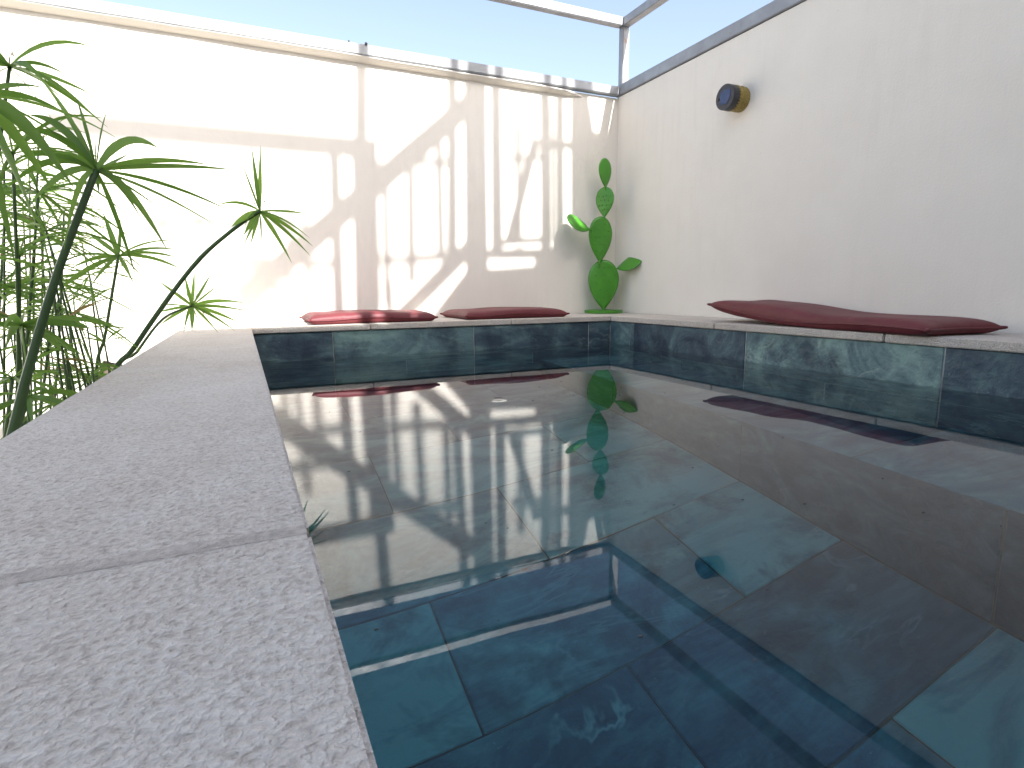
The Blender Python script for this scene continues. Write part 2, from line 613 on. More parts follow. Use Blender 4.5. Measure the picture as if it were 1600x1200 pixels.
# water body, closed, reaching just behind the tile faces
bm = bmesh.new()
nx, ny = 190, 320
x0, x1, y0, y1 = TFL - 0.006, TFR + 0.006, TFN - 0.006, TFB + 0.006
DIMPLES = []
for px, py in ((778, 624), (848, 549), (548, 571)):
    d = ray(px, py)
    q = CAM + d * ((ZW - CAM.z) / d.z)
    DIMPLES.append((q.x, q.y))
top = []
for j in range(ny + 1):
    row = []
    for i in range(nx + 1):
        x, y = x0 + (x1 - x0) * i / nx, y0 + (y1 - y0) * j / ny
        z = ZW
        for cx_, cy_ in DIMPLES:
            q2 = (x - cx_) ** 2 + (y - cy_) ** 2
            if q2 < 0.01:
                z += 0.0010 * math.exp(-q2 / (2 * 0.014 ** 2))
        row.append(bm.verts.new((x, y, z)))
    top.append(row)
for j in range(ny):
    for i in range(nx):
        bm.faces.new((top[j][i], top[j][i + 1], top[j + 1][i + 1], top[j + 1][i]))
ZWB = ZF - 0.006
c = [bm.verts.new(q) for q in ((x0, y0, ZWB), (x1, y0, ZWB), (x1, y1, ZWB), (x0, y1, ZWB))]
bm.faces.new(c[::-1])
bm.faces.new([c[0], c[1]] + top[0][::-1])
bm.faces.new([c[2], c[3]] + top[-1])
bm.faces.new([c[1], c[2]] + [top[j][-1] for j in range(ny, -1, -1)])
bm.faces.new([c[3], c[0]] + [top[j][0] for j in range(ny + 1)])
water = struct(bm_obj('water', bm, WATER))
for p_ in water.data.polygons:
    p_.use_smooth = len(p_.vertices) == 4 and abs(p_.normal.z) > 0.9 and p_.center.z > ZW - 0.05

# ------------------------------------------------------------------ the two plastered walls
gw = empty('garden_wall', (0.5, YW + 0.06, ZG))
tag(gw, 'sunlit cream plaster wall crossed by stair shadows behind the two small cushions', 'wall')


def under(parent, o):
    o.parent = parent
    o.matrix_parent_inverse = Matrix.Translation(-Vector(parent.location))
    return o


bm = bmesh.new()
box(bm, (-5.0, YW, ZG - 0.1), (XW + 0.12, YW + 0.12, ZT - 0.008))
under(gw, bm_obj('wall_body', bm, PLASTER))
# rounded plaster lip hanging over the face under the frame
bm = bmesh.new()
secs = []
xs = [-5.0] + [-1 + 0.14 * i for i in range(19)] + [1.53, 1.57, 1.60, 1.62]
for x in xs:
    e = 0.036 + 0.003 * math.sin(x * 5.1) + 0.002 * math.sin(x * 17)
    k = 1.0
    if x > 1.45:
        k = max(0.03, math.cos((x - 1.45) / 0.17 * math.pi / 2))
    hgt = 0.003 + 0.007 * max(0, (x + 0.2) / 1.8)
    zt = ZT - 0.004 - 0.003 * max(0, x + 0.2) - (1 - k) * 0.010
    e *= k
    pr = [(YW + 0.01, zt), (YW - e * 0.72, zt - 0.002), (YW - e * 0.95, zt - hgt * 0.35), (YW - e, zt - hgt * 0.7), (YW - e * 0.93, zt - hgt), (YW - e * 0.6, zt - hgt - 0.008 * k),
          (YW - e * 0.2, zt - hgt - 0.013 * k), (YW + 0.01, zt - hgt - 0.016 * k)]
    secs.append([bm.verts.new((x, y, z)) for y, z in pr])
for a, b in zip(secs, secs[1:]):
    for i in range(len(a)):
        bm.faces.new((a[i], b[i], b[(i + 1) % len(a)], a[(i + 1) % len(a)]))
bm.faces.new(secs[0])
bm.faces.new(secs[-1][::-1])
under(gw, bm_obj('plaster_lip', bm, PLASTER, None, True))

rw = empty('garden_wall', (XW + 0.06, 1.0, ZG))
tag(rw, 'shaded cream plaster wall carrying the round solar lamp beside the large cushion', 'wall')
under(rw, box_obj('wall_body', (XW, YH, ZG - 0.1), (XW + 0.12, YW - 0.0005, ZT - 0.004), PLASTER))

# ------------------------------------------------------------------ steel frame over the walls
fr = empty('steel_frame', (XW + 0.02, YW + 0.02, ZT))
tag(fr, 'grey square steel tube frame standing on top of the plaster walls', 'frame')
TB = 0.042


def beam(name, a, b):
    return under(fr, box_obj(name, a, b, STEEL, None, 0.003, 2))


bx, by = XW + 0.006, YW - 0.026               # inner faces of the frame
beam('beam', (-5.0, by, ZT), (bx - 0.016, by + TB, ZT + TB))
beam('beam', (bx - 0.014, YH, ZT), (bx + TB - 0.008, by + TB + 0.002, ZT + 0.052))
beam('beam', (-5.0, by, ZR), (bx - 0.002, by + TB, ZR + TB))
beam('beam', (bx, YH, ZR), (bx + TB, by + TB + 0.002, ZR + TB))
beam('post', (bx + 0.002, by + 0.002, ZT + 0.052), (bx + TB - 0.001, by + TB - 0.001, ZR - 0.001))
for y in (-1.2,):
    beam('post', (bx + 0.001, y, ZT + 0.052), (bx + TB - 0.001, y + TB, ZR - 0.001))
beam('post', (-2.6, by + 0.001, ZT + TB), (-2.6 + TB, by + TB - 0.001, ZR - 0.001))
for q, dx, dz in (((572, 69), 0.007, 0.012), ((545, 64), 0.004, 0.005)):
    p = at_y(q[0], q[1], by)
    bm = bmesh.new()
    bmesh.ops.create_icosphere(bm, subdivisions=1, radius=dx, matrix=Matrix.Translation((p.x, by - 0.001, ZT + TB + 0.002)))
    under(fr, bm_obj('screw', bm, RIM))

# ------------------------------------------------------------------ unseen house sized to shade the pool, its roof stair throws the shadows
KX = math.tan(SUN_AZ)
KZ = math.tan(SUN_EL) / math.cos(SUN_AZ)


def cast(u, v, y):
    """where something at depth y must stand to shade the wall point seen at (u, v)"""
    p = at_y(u, v, YW)
    d = YW - y
    return (p.x + d * KX, p.z + d * KZ)


ROOF = -0.36 + (YW - YH) * KZ
hs = empty('house', (1.0, YH - 1.5, ZG))
tag(hs, 'plain cream house across the terrace, unseen and sized to shade the pool', 'house')
under(hs, box_obj('wall', (-1.5, YH - 3.0, ZG - 0.1), (3.2, YH, ROOF - 0.16), PLASTER))
under(hs, box_obj('roof_slab', (-1.55, YH - 3.05, ROOF - 0.158), (3.25, YH + 0.03, ROOF), PLASTER, None, 0.01))
for xa, xb, za, zb, nm in ((0.2, 1.1, -0.03, 2.05, 'door'), (-0.6, 0.0, 0.9, 1.9, 'window'), (2.1, 3.0, 0.9, 1.9, 'window')):
    f = under(hs, box_obj(nm, (xa, YH + 0.001, za), (xb, YH + 0.03, zb), DARKSTEEL, None, 0.004))
    g = box_obj('pane', (xa + 0.07, YH + 0.02, za + 0.07), (xb - 0.07, YH + 0.036, zb - 0.07), GLASS)
    g.parent = f
    g.matrix_parent_inverse = f.matrix_local.inverted() if False else Matrix.Identity(4)

YC = YH - 0.08
ZC0 = ROOF - 0.002
st = empty('roof_stair', (1.5, YC, ROOF))
tag(st, 'grey steel stair with posts, stringers and railings on the house roof', 'stair')


def caster(name, pts, y=YC, th=0.02, foot=False):
    if name in ('column', 'stringer', 'handrail'):
        mu, mv = sum(u for u, _ in pts) / len(pts), sum(v for _, v in pts) / len(pts)
        if name == 'column':
            pts = [(u + math.copysign(2.5, u - mu), v) for u, v in pts]
        else:
            pts = [(u, v + (-3.0 if i < 2 else 3.0) * (1 if name == 'handrail' else (-1 if i in (1, 2) else 1) * (1 if i < 2 else -1))) for i, (u, v) in enumerate(pts)]
    if name == 'post':                         # slim posts lose width in their own half-shadow
        mu = sum(u for u, _ in pts) / len(pts)
        pts = [(u + math.copysign(2.2, u - mu), v) for u, v in pts]
    poly = [cast(u, v, y) for u, v in pts]
    if foot:                                   # stands on the roof: pull the lowest corners down to it
        zs = sorted(z for _, z in poly)
        poly = [(x, ZC0 + 0.002 if z <= zs[1] + 1e-6 else z) for x, z in poly]
    bm = bmesh.new()
    prism(bm, poly, y - th, y)
    return under(st, bm_obj(name, bm, DARKSTEEL))


def bar(name, a, b, wd, y=YC, foot=False):
    """bar whose shadow runs from a to b with a width of wd pixels"""
    d = Vector((b[0] - a[0], b[1] - a[1])).normalized()
    n = Vector((-d.y, d.x)) * (wd / 2 + 1.6)
    return caster(name, [(a[0] + n.x, a[1] + n.y), (b[0] + n.x, b[1] + n.y), (b[0] - n.x, b[1] - n.y), (a[0] - n.x, a[1] - n.y)], y, 0.02, foot)


Y2, Y3, Y4 = YC + 0.03, YC - 0.05, YC + 0.055
caster('handrail', [(70, 172), (565, 217), (565, 240), (70, 200)], Y2)
bar('post', (565, 60), (565, 222), 13, Y3)
caster('column', [(552, 216), (587, 216), (592, 560), (556, 560)], YC, 0.02, True)
caster('post', [(516, 234), (529, 234), (538, 560), (523, 560)], Y2, 0.02, True)
caster('stringer', [(728, 146), (728, 182), (370, 494), (370, 450)], Y3)
caster('column', [(727, 40), (757, 40), (762, 560), (731, 560)], YC, 0.02, True)
caster('post', [(701, 60), (712, 60), (713, 400), (702, 400)], Y2)
caster('post', [(769, 60), (780, 60), (784, 400), (771, 400)], Y2)
caster('landing_beam', [(730, 389), (900, 386), (900, 400), (730, 401)], Y4)
caster('stringer', [(729, 376), (729, 402), (615, 517), (590, 517)], Y3)
caster('shade_panel', [(731, 419), (780, 418), (836, 414), (836, 402), (905, 396), (1100, 396), (1100, 580), (570, 580)], YH - 0.02, 0.06, True)  # added unseen slab, outlined to shade the lower right of the wall
caster('corner_shade_panel', [(894, 40), (921, 40), (921, 156), (928, 204), (1010, 204), (1010, 410), (894, 410)], YC - 0.1, 0.06)  # added unseen slab that keeps the wall corner in shade
caster('post', [(874, 60), (879, 60), (880, 396), (875, 396)], Y2)
caster('post', [(846, 60), (855, 60), (857, 396), (848, 396)], Y3)
bar('rail', (832, 221), (900, 225), 8, Y4)
bar('brace', (838, 214), (797, 372), 11, YC + 0.08)
bar('rail', (782, 376), (850, 372), 4, YC + 0.085)
# thin balusters and rods further back on the roof: at that distance they only throw soft, faint lines
for a, b, wd in (((603, 270), (606, 470), 9), ((642, 235), (644, 440), 10), ((686, 215), (690, 405), 9), ((640, 402), (715, 396), 8), ((594, 402), (640, 404), 7),
                 ((480, 380), (486, 505), 9), ((430, 410), (436, 510), 9), ((608, 440), (610, 500), 9), ((395, 402), (402, 505), 8), ((350, 342), (500, 352), 7),
                 ((390, 402), (520, 410), 8), ((450, 300), (456, 500), 7), ((310, 330), (318, 505), 7), ((255, 330), (262, 505), 6), ((200, 346), (350, 342), 6),
                 ((810, 190), (812, 380), 7), ((795, 245), (850, 243), 6), ((865, 150), (866, 380), 6), ((585, 255), (712, 250), 7)):
    bar('baluster', a, b, wd + 1.2, YH - 1.9 + random.uniform(-0.12, 0.12))

# ------------------------------------------------------------------ cushions
def cushion(label, loc, a, b, T, rz, curl=0.0, lump=0.0, group=None, seed=0):
    t = empty('seat_cushion', loc)
    t.rotation_euler.z = rz
    tag(t, label, 'cushion')
    rnd = random.Random(seed)
    ph = [rnd.uniform(0, 6.28) for _ in range(6)]
    N, K = 28, 18
    bm = bmesh.new()

    def place(u, v):
        x = a * u * (1 - 0.045 * (1 - v * v) * abs(u) ** 3)
        y = b * v * (1 - 0.075 * (1 - u * u) * abs(v) ** 3)
        lift = curl * max(0, (u + 0.25) / 1.25) ** 1.8
        seam = T * 0.42 + lift + 0.004 * math.sin(u * 4 + ph[0]) * abs(v)
        return x, y, seam, lift

    def puff(u, v):
        return (max(0, 1 - abs(u) ** 12) * max(0, 1 - abs(v) ** 8)) ** 0.42

    topv, botv = [], []
    for i in range(N + 1):
        u = -1 + 2 * i / N
        u = math.copysign(1 - (1 - abs(u)) ** 1.7, u)
        rt, rb = [], []
        for j in range(K + 1):
            v = -1 + 2 * j / K
            v = math.copysign(1 - (1 - abs(v)) ** 1.7, v)
            x, y, s, lift = place(u, v)
            q = puff(u, v)
            zt = s + T * 0.58 * q * (1 + lump * (math.sin(u * 3.4 + ph[1]) * 0.5 + math.sin(u * 7 + v * 3 + ph[2]) * 0.22 + math.sin(v * 5 + ph[3]) * 0.15))
            zt += 0.5 * curl * q * math.exp(-((u - 0.30) / 0.42) ** 2)
            zb = max(0.0008 + lift * 0.97, s - T * 0.62 * q)
            vt = bm.verts.new((x, y, zt))
            rt.append(vt)
            edge = i in (0, N) or j in (0, K)
            rb.append(vt if edge else bm.verts.new((x, y, zb)))
        topv.append(rt)
        botv.append(rb)
    for i in range(N):
        for j in range(K):
            bm.faces.new((topv[i][j], topv[i + 1][j], topv[i + 1][j + 1], topv[i][j + 1]))
            f = [botv[i][j], botv[i][j + 1], botv[i + 1][j + 1], botv[i + 1][j]]
            if len(set(f)) == 4 and not all(q in sum((topv[i], topv[i + 1]), []) for q in f):
                bm.faces.new(f)
    o = bm_obj('cover', bm, LEATHER, t, True)
    # welted seam round the edge, with a small ear at each corner
    pts = []
    for i in range(N):
        pts.append((-1 + 2 * i / N, -1))
    for j in range(K):
        pts.append((1, -1 + 2 * j / K))
    for i in range(N):
        pts.append((1 - 2 * i / N, 1))
    for j in range(K):
        pts.append((-1, 1 - 2 * j / K))
    loop = []
    for u, v in pts:
        x, y, s, lift = place(u, v)
        loop.append(Vector((x * 1.003, y * 1.004, s)))
    loop.append(loop[0].copy())
    bm = bmesh.new()
    tube(bm, loop, [0.0026] * len(loop), 6)
    bm_obj('piping', bm, LEATHER, t, True)
    for su in (-1, 1):
        for sv in (-1, 1):
            x, y, s, lift = place(su, sv)
            bm = bmesh.new()
            p0 = Vector((x * 0.985, y * 0.98, s))
            tube(bm, [p0, Vector((x + su * 0.003, y + sv * 0.002, s + 0.001)), Vector((x + su * 0.007, y + sv * 0.004, s + 0.0015))], [0.006, 0.0045, 0.0028], 6)
            bm_obj('corner_ear', bm, LEATHER, t, True)
    return t


cushion('dark red cushion dappled with sunlight on the coping below the stair shadows', (0.452, 2.475, 0.0008), 0.250, 0.165, 0.044, 0.0, 0, 0.10, seed=3)
cushion('dark red cushion fully in shade beside the green cactus', (1.085, 2.480, 0.0008), 0.250, 0.165, 0.042, 0.01, 0, 0.10, seed=8)
cushion('large dark red cushion with an upturned corner lying under the solar lamp', (1.685, 1.265, 0.0008), 0.428, 0.135, 0.040, math.radians(83), 0.042, 0.10, seed=5)

# ------------------------------------------------------------------ metal cactus
CY = 2.578
CX = at_y(943, 490, CY).x
cc = empty('metal_cactus', (CX, CY, 0.0008))
tag(cc, 'green enamelled metal prickly pear cactus ornament standing in the wall corner', 'ornament')
dep = (Vector((CX, CY, 0)) - CAM).dot(FW)
MP = dep / FPX                                  # metres per photograph pixel at the cactus
bm = bmesh.new()
bmesh.ops.create_cone(bm, cap_ends=True, segments=48, radius1=29.5 * MP, radius2=29.5 * MP, depth=0.017, matrix=Matrix.Translation((CX, CY, 0.0093)))
bmesh.ops.bevel(bm, geom=[e for e in bm.edges if e.calc_face_angle(0) > 1], offset=0.0015, segments=2, affect='EDGES')
under(cc, bm_obj('base', bm, CACTUS))
VIEW = Vector((CX, CY, 0)) - Vector((CAM.x, CAM.y, 0))
yaw0 = math.atan2(VIEW.y, VIEW.x) - math.pi / 2     # turns local x across the line of sight


def pad(foot, tip, width, yaw, lean=0.0, bumps=0, off=0.0, seed=0, off2=None, face=None):
    """flat domed drop-shaped pad from its pointed foot to its round tip (photograph pixels at the cactus)"""
    y = CY + off
    f, t = at_y(*foot, y), at_y(*tip, y if off2 is None else CY + off2)
    ax = (t - f)
    L = ax.length
    az = ax.normalized()
    side = Vector((math.cos(yaw0 + yaw), math.sin(yaw0 + yaw), 0))
    nrm = az.cross(side)
    nrm = -nrm.normalized() if nrm.y > 0 else nrm.normalized()   # towards the pool
    if face is not None:                       # spoon-like arm whose flat side looks up at the sky
        nrm = (face - az * face.dot(az)).normalized()
    side = nrm.cross(az).normalized()
    W = width * MP / 2 / max(0.5, math.cos(yaw))
    bm = bmesh.new()
    NR, NS = 7, 40

    def outline(th):
        # th = 0 at the foot, pi at the tip
        c = 0.5 - 0.5 * math.cos(th)
        if c > 0.62:
            wv = math.sqrt(max(0.0, 1 - ((c - 0.62) / 0.38) ** 2))
        else:
            wv = math.sin(math.pi / 2 * c / 0.62) ** 0.92
        return wv, c

    front, back = [], []
    ctr = 0.60
    for r in range(NR + 1):
        k = r / NR
        rf, rb = [], []
        for s in range(NS):
            th = 2 * math.pi * s / NS
            wv, c = outline(th if th <= math.pi else 2 * math.pi - th)
            sg = 1 if th <= math.pi else -1
            x = sg * wv * k * W
            z = (ctr + (c - ctr) * k) * L
            dome = 0.0035 * (1 - k ** 3.2)
            q = f + side * x + az * z
            rf.append(bm.verts.new(q + nrm * (dome + 0.0016)))
            rb.append(bm.verts.new(q - nrm * (dome * 0.6 + 0.0016)))
        front.append(rf)
        back.append(rb)
    for r in range(1, NR):
        for s in range(NS):
            s2 = (s + 1) % NS
            bm.faces.new((front[r][s], front[r][s2], front[r + 1][s2], front[r + 1][s]))
            bm.faces.new((back[r][s2], back[r][s], back[r + 1][s], back[r + 1][s2]))
    bm.faces.new(front[1])
    bm.faces.new(back[1][::-1])
    for s in range(NS):
        s2 = (s + 1) % NS
        bm.faces.new((front[NR][s], front[NR][s2], back[NR][s2], back[NR][s]))
    for vtx in front[0] + back[0]:
        bm.verts.remove(vtx)
    o = under(cc, bm_obj('pad', bm, CACTUS, None, True))
    # little weld beads that stand for the spines
    rnd = random.Random(seed)
    bmb = bmesh.new()
    n = 0
    for row in range(5):
        zc = 0.26 + row * 0.15
        for cxn in (-0.62, -0.2, 0.2, 0.62) if row % 2 else (-0.42, 0.0, 0.42):
            wv, _ = outline(math.acos(1 - 2 * zc))
            if n >= bumps:
                break
            kx = cxn + rnd.uniform(-.06, .06)
            q = f + side * (kx * wv * W) + az * ((zc + rnd.uniform(-.02, .02)) * L) + nrm * (0.0040 * (1 - abs(kx) ** 3) + 0.0012)
            bmesh.ops.create_icosphere(bmb, subdivisions=1, radius=0.0044, matrix=Matrix.Translation(q))
            n += 1
    if n:
        bo = bm_obj('spine_beads', bmb, CACTUS, None, True)
        bo.parent = o
        bo['kind'] = 'stuff'
    else:
        bmb.free()
    # short welded neck
    bm = bmesh.new()
    tube(bm, [f - az * 0.010, f + az * 0.02], [0.0040, 0.0034], 8)
    nk = bm_obj('neck', bm, CACTUS, None, True)
    nk.parent = o
    return o


pad((943, 485), (943, 406), 47, 0.10, bumps=17, seed=1)
pad((937, 411), (939, 338), 35, 0.35, bumps=15, off=-0.006, seed=2)
pad((944.5, 340), (945.5, 292), 27, -0.45, bumps=14, off=0.004, seed=3)
pad((946, 294), (945, 247), 18.5, 0.75, bumps=0, seed=4)
pad((922, 359), (886, 341), 40, 0.0, bumps=0, off=-0.006, off2=0.0, seed=5, face=Vector((-0.1, -0.62, 0.78)))
pad((963, 420), (1005, 402), 36, 0.0, bumps=0, off=-0.006, off2=-0.13, seed=6, face=Vector((-0.25, -0.60, 0.75)))

# ------------------------------------------------------------------ solar lamp on the right wall
lp = at_x(1158, 156, XW)
lamp = empty('solar_lamp', (XW, lp.y, lp.z))
tag(lamp, 'round black and brass solar lamp mounted high on the shaded wall', 'lamp')
ldep = (lp - CAM).dot(FW)
LR = 18.6 * ldep / FPX
LL = 0.086


def ring_part(name, s0, s1, r0, r1, mat, parent=lamp, seg=40, cap=True):
    """cylinder section along -x from s0 to s1 in front of the wall"""
    bm = bmesh.new()
    A = [bm.verts.new((-s0, math.cos(2 * math.pi * k / seg) * r0, math.sin(2 * math.pi * k / seg) * r0)) for k in range(seg)]
    B = [bm.verts.new((-s1, math.cos(2 * math.pi * k / seg) * r1, math.sin(2 * math.pi * k / seg) * r1)) for k in range(seg)]
    for k in range(seg):
        bm.faces.new((A[k], A[(k + 1) % seg], B[(k + 1) % seg], B[k]))
    if cap:
        bm.faces.new(A[::-1])
        bm.faces.new(B)
    bmesh.ops.bevel(bm, geom=[e for e in bm.edges if e.calc_face_angle(0) > 1], offset=0.0012, segments=2, affect='EDGES')
    return bm_obj(name, bm, mat, parent)


ring_part('lantern', 0.0, LL * 0.56, LR * 0.985, LR * 0.985, BRASS)
ring_part('slot_band', LL * 0.56, LL * 0.66, LR * 0.93, LR * 0.93, BLACK)
cap_o = ring_part('cap', LL * 0.66, LL, LR * 1.01, LR * 1.0, BLACK)
for k in range(26):
    a = 2 * math.pi * k / 26
    bm = bmesh.new()
    box(bm, (-LL * 0.655, -0.0024, -0.001), (-LL * 0.565, 0.0024, 0.0018))
    bmesh.ops.transform(bm, matrix=Matrix.Rotation(a, 4, 'X') @ Matrix.Translation((0, 0, LR * 0.975)), verts=bm.verts)
    bm_obj('slot_bar', bm, BRASS, lamp)
# pierced leaf pattern on the brass
rnd = random.Random(4)
bm = bmesh.new()
for k in range(150):
    a = rnd.uniform(0, 2 * math.pi)
    s = rnd.uniform(0.05, 0.52) * LL
    bmesh.ops.create_icosphere(bm, subdivisions=1, radius=rnd.uniform(0.0016, 0.003),
                               matrix=Matrix.Rotation(a, 4, 'X') @ Matrix.Translation((-s, 0, LR * 0.975)))
f = bm_obj('embossing', bm, BRASS, lamp, True)
f['kind'] = 'stuff'
# solar cell on the cap, cut off at one corner, and the switch
bm = bmesh.new()
poly = [(-0.55, -0.50), (0.30, -0.62), (0.62, -0.1), (0.62, 0.45), (0.05, 0.62), (-0.55, 0.42)]
A = [bm.verts.new((-LL - 0.0004, -a * LR * 0.98, b * LR * 0.98)) for a, b in poly]
B = [bm.verts.new((-LL - 0.0016, -a * LR * 0.96, b * LR * 0.96)) for a, b in poly]
bm.faces.new(A)
bm.faces.new(B[::-1])
for i in range(len(poly)):
    bm.faces.new((A[i], B[i], B[(i + 1) % len(poly)], A[(i + 1) % len(poly)]))
bm_obj('solar_cell', bm, PANEL, lamp)
bm = bmesh.new()
bmesh.ops.create_cone(bm, cap_ends=True, segments=16, radius1=0.0055, radius2=0.0048, depth=0.005,
                      matrix=Matrix.Translation((-LL - 0.002, LR * 0.72, -0.001)) @ Matrix.Rotation(math.pi / 2, 4, 'Y'))
bm_obj('switch', bm, RIM, lamp)

# ------------------------------------------------------------------ umbrella sedge
def ribbon(bm, p0, p1, arch, width, n=9, fold=0.25, shape=0.35, broad=False):
    """one grass-like bract: arched, folded along its midrib, tapering to a point"""
    d = p1 - p0
    ctrl = p0 + d * 0.45 + Vector((0, 0, arch))
    rows_ = []
    flat = d.cross(Vector((0, 0, 1)))
    if flat.length < 1e-4:
        flat = Vector((1, 0, 0))
    flat.normalize()
    tw = random.choice((-1, 1)) * random.uniform(0.6, 1.35)
    if broad:                                  # blade turned with its flat side outwards from the bed, towards the pool terrace
        flat = d.cross(Vector((0.15, 1.0, 0.05))).normalized()
        tw = random.uniform(-0.55, 0.55)
    for i in range(n + 1):
        t = i / n
        q = p0 * (1 - t) ** 2 + ctrl * 2 * t * (1 - t) + p1 * t * t
        tg = ((ctrl - p0) * (1 - t) + (p1 - ctrl) * t).normalized()
        s = flat - tg * flat.dot(tg)
        s.normalize()
        s = Matrix.Rotation(tw * (0.6 + t), 3, tg) @ s
        nn = s.cross(tg)
        wv = width * 0.5 * (0.45 + 0.55 * min(1, t / shape)) * (1 - max(0, (t - shape) / (1 - shape)) ** 1.9)
        wv = max(wv, 0.0002)
        rows_.append([bm.verts.new(q - s * wv + nn * wv * fold), bm.verts.new(q), bm.verts.new(q + s * wv + nn * wv * fold)])
    for a, b in zip(rows_, rows_[1:]):
        bm.faces.new((a[0], a[1], b[1], b[0]))
        bm.faces.new((a[1], a[2], b[2], b[1]))


def leaf(parent, p0, p1, arch, width, mat=None, **kw):
    bm = bmesh.new()
    ribbon(bm, p0, p1, arch, width, **kw)
    o = bm_obj('leaf', bm, mat or LEAF, None, True)
    o.parent = parent
    return o


def stem(plant, pts, r0, r1):
    bm = bmesh.new()
    # smooth the given points
    P = []
    n = len(pts)
    for i in range(n - 1):
        a, b, c, d = pts[max(i - 1, 0)], pts[i], pts[i + 1], pts[min(i + 2, n - 1)]
        for k in range(5):
            t = k / 5
            P.append(0.5 * ((2 * b) + (c - a) * t + (2 * a - 5 * b + 4 * c - d) * t * t + (3 * b - a - 3 * c + d) * t ** 3))
    P.append(pts[-1])
    tube(bm, P, [r0 + (r1 - r0) * i / (len(P) - 1) for i in range(len(P))], 6)
    return under0(plant, bm_obj('stem', bm, STEM, None, True))


def under0(parent, o):
    o.parent = parent
    return o


def plant(label):
    t = empty('umbrella_sedge', (0, 0, 0))
    tag(t, label, 'plant', 'umbrella sedges in the bed beside the pool')
    return t


def florets(parent, p, n, r):
    """tiny brown flower sprays in the middle of the umbrella"""
    bm = bmesh.new()
    for _ in range(n):
        d = Vector((random.uniform(-1, 1), random.uniform(-1, 1), random.uniform(-0.3, 1))).normalized()
        q = p + d * r * random.uniform(0.6, 1.0)
        tube(bm, [p, q], [0.0006, 0.0004], 3)
        for _k in range(5):
            e = Vector((random.uniform(-1, 1), random.uniform(-1, 1), random.uniform(-1, 1))) * r * 0.18
            tube(bm, [q, q + e], [0.0010, 0.0005], 3)
    o = bm_obj('flower_spray', bm, DRY)
    o.parent = parent
    return o


def head(parent, p, n, rmin, rmax, width, droop=0.4, up=0.25, mat=None, bias=None):
    """umbrella of n leaves round the top of a stem"""
    a0 = random.uniform(0, 6.28)
    for k in range(n):
        a = a0 + k * 2.39996 + random.uniform(-.25, .25)
        r = random.uniform(rmin, rmax)
        el = random.uniform(-0.30, 0.85)
        d = Vector((math.cos(a) * math.cos(el), math.sin(a) * math.cos(el), math.sin(el)))
        if bias:
            d = (d + bias * random.uniform(0.2, 0.9)).normalized()
        tip = p + d * r + Vector((0, 0, -droop * r * random.uniform(0.2, 1.0)))
        leaf(parent, p, tip, up * r * random.uniform(0.3, 1.0), width * random.uniform(0.55, 1.1), DRY if random.random() < 0.04 else mat, n=7)


# 1. the tall stem whose broad blades reach across the wall
G = Vector((0, 0, 0))
pl = plant('tall umbrella sedge with thick stem and broad dark arching blades')
yd = 1.02
hp = at_y(150, 266, yd)
s = stem(pl, [at_y(45, 575, 0.95) + (at_y(14, 700, 0.93) - at_y(45, 575, 0.95)) * ((at_y(45, 575, 0.95).z - ZG) / (at_y(45, 575, 0.95).z - at_y(14, 700, 0.93).z)), at_y(14, 700, 0.93), at_y(45, 575, 0.95), at_y(92, 420, 0.98), hp], 0.0070, 0.0046)
for tip, ar, wd, dy in (((247, 231), 0.050, 0.017, -0.04), ((330, 258), 0.020, 0.009, 0.03), ((372, 266), 0.012, 0.0075, -0.02), ((368, 334), 0.022, 0.006, 0.05),
                        ((340, 354), 0.016, 0.0045, -0.06), ((223, 346), 0.03, 0.010, 0.02), ((262, 392), 0.045, 0.012, -0.03), ((154, 302), 0.0, 0.007, 0.03),
                        ((255, 330), 0.01, 0.0035, 0.08), ((202, 240), 0.0, 0.006, 0.1), ((45, 180), 0.04, 0.014, 0.05), ((88, 160), 0.02, 0.010, 0.08),
                        ((20, 250), 0.03, 0.012, -0.03), ((40, 330), 0.04, 0.011, 0.05), ((118, 150), 0.02, 0.006, 0.1), ((85, 205), 0.035, 0.010, 0.12),
                        ((100, 390), 0.05, 0.008, -0.05), ((5, 300), 0.05, 0.010, 0.02), ((215, 440), 0.03, 0.007, 0.08), ((172, 165), 0.03, 0.004, 0.12), ((195, 220), 0.03, 0.003, 0.15), ((150, 215), 0.02, 0.003, 0.1), ((75, 240), 0.02, 0.006, -0.1), ((60, 120), 0.03, 0.007, 0.1), ((10, 210), 0.05, 0.010, -0.05)):
    leaf(s, hp, at_y(*tip, yd + dy), ar, wd * 0.95, broad=True)
# big blade hanging in from the left
hp2 = at_y(-40, 150, 0.92)
s = stem(pl, [Vector((-0.42, 0.80, ZG)), at_y(-70, 520, 0.86), hp2], 0.0075, 0.005)
for tip, ar, wd, dy in (((118, 298), 0.045, 0.019, -0.02), ((84, 300), 0.03, 0.014, 0.04), ((80, 140), 0.02, 0.009, 0.05), ((95, 172), 0.02, 0.008, 0.08), ((60, 360), 0.03, 0.014, -0.05),
                        ((25, 420), 0.03, 0.013, 0.03), ((190, 220), 0.03, 0.004, 0.1), ((148, 260), 0.03, 0.003, 0.12)):
    leaf(s, hp2, at_y(*tip, 0.92 + dy), ar, wd, broad=True)

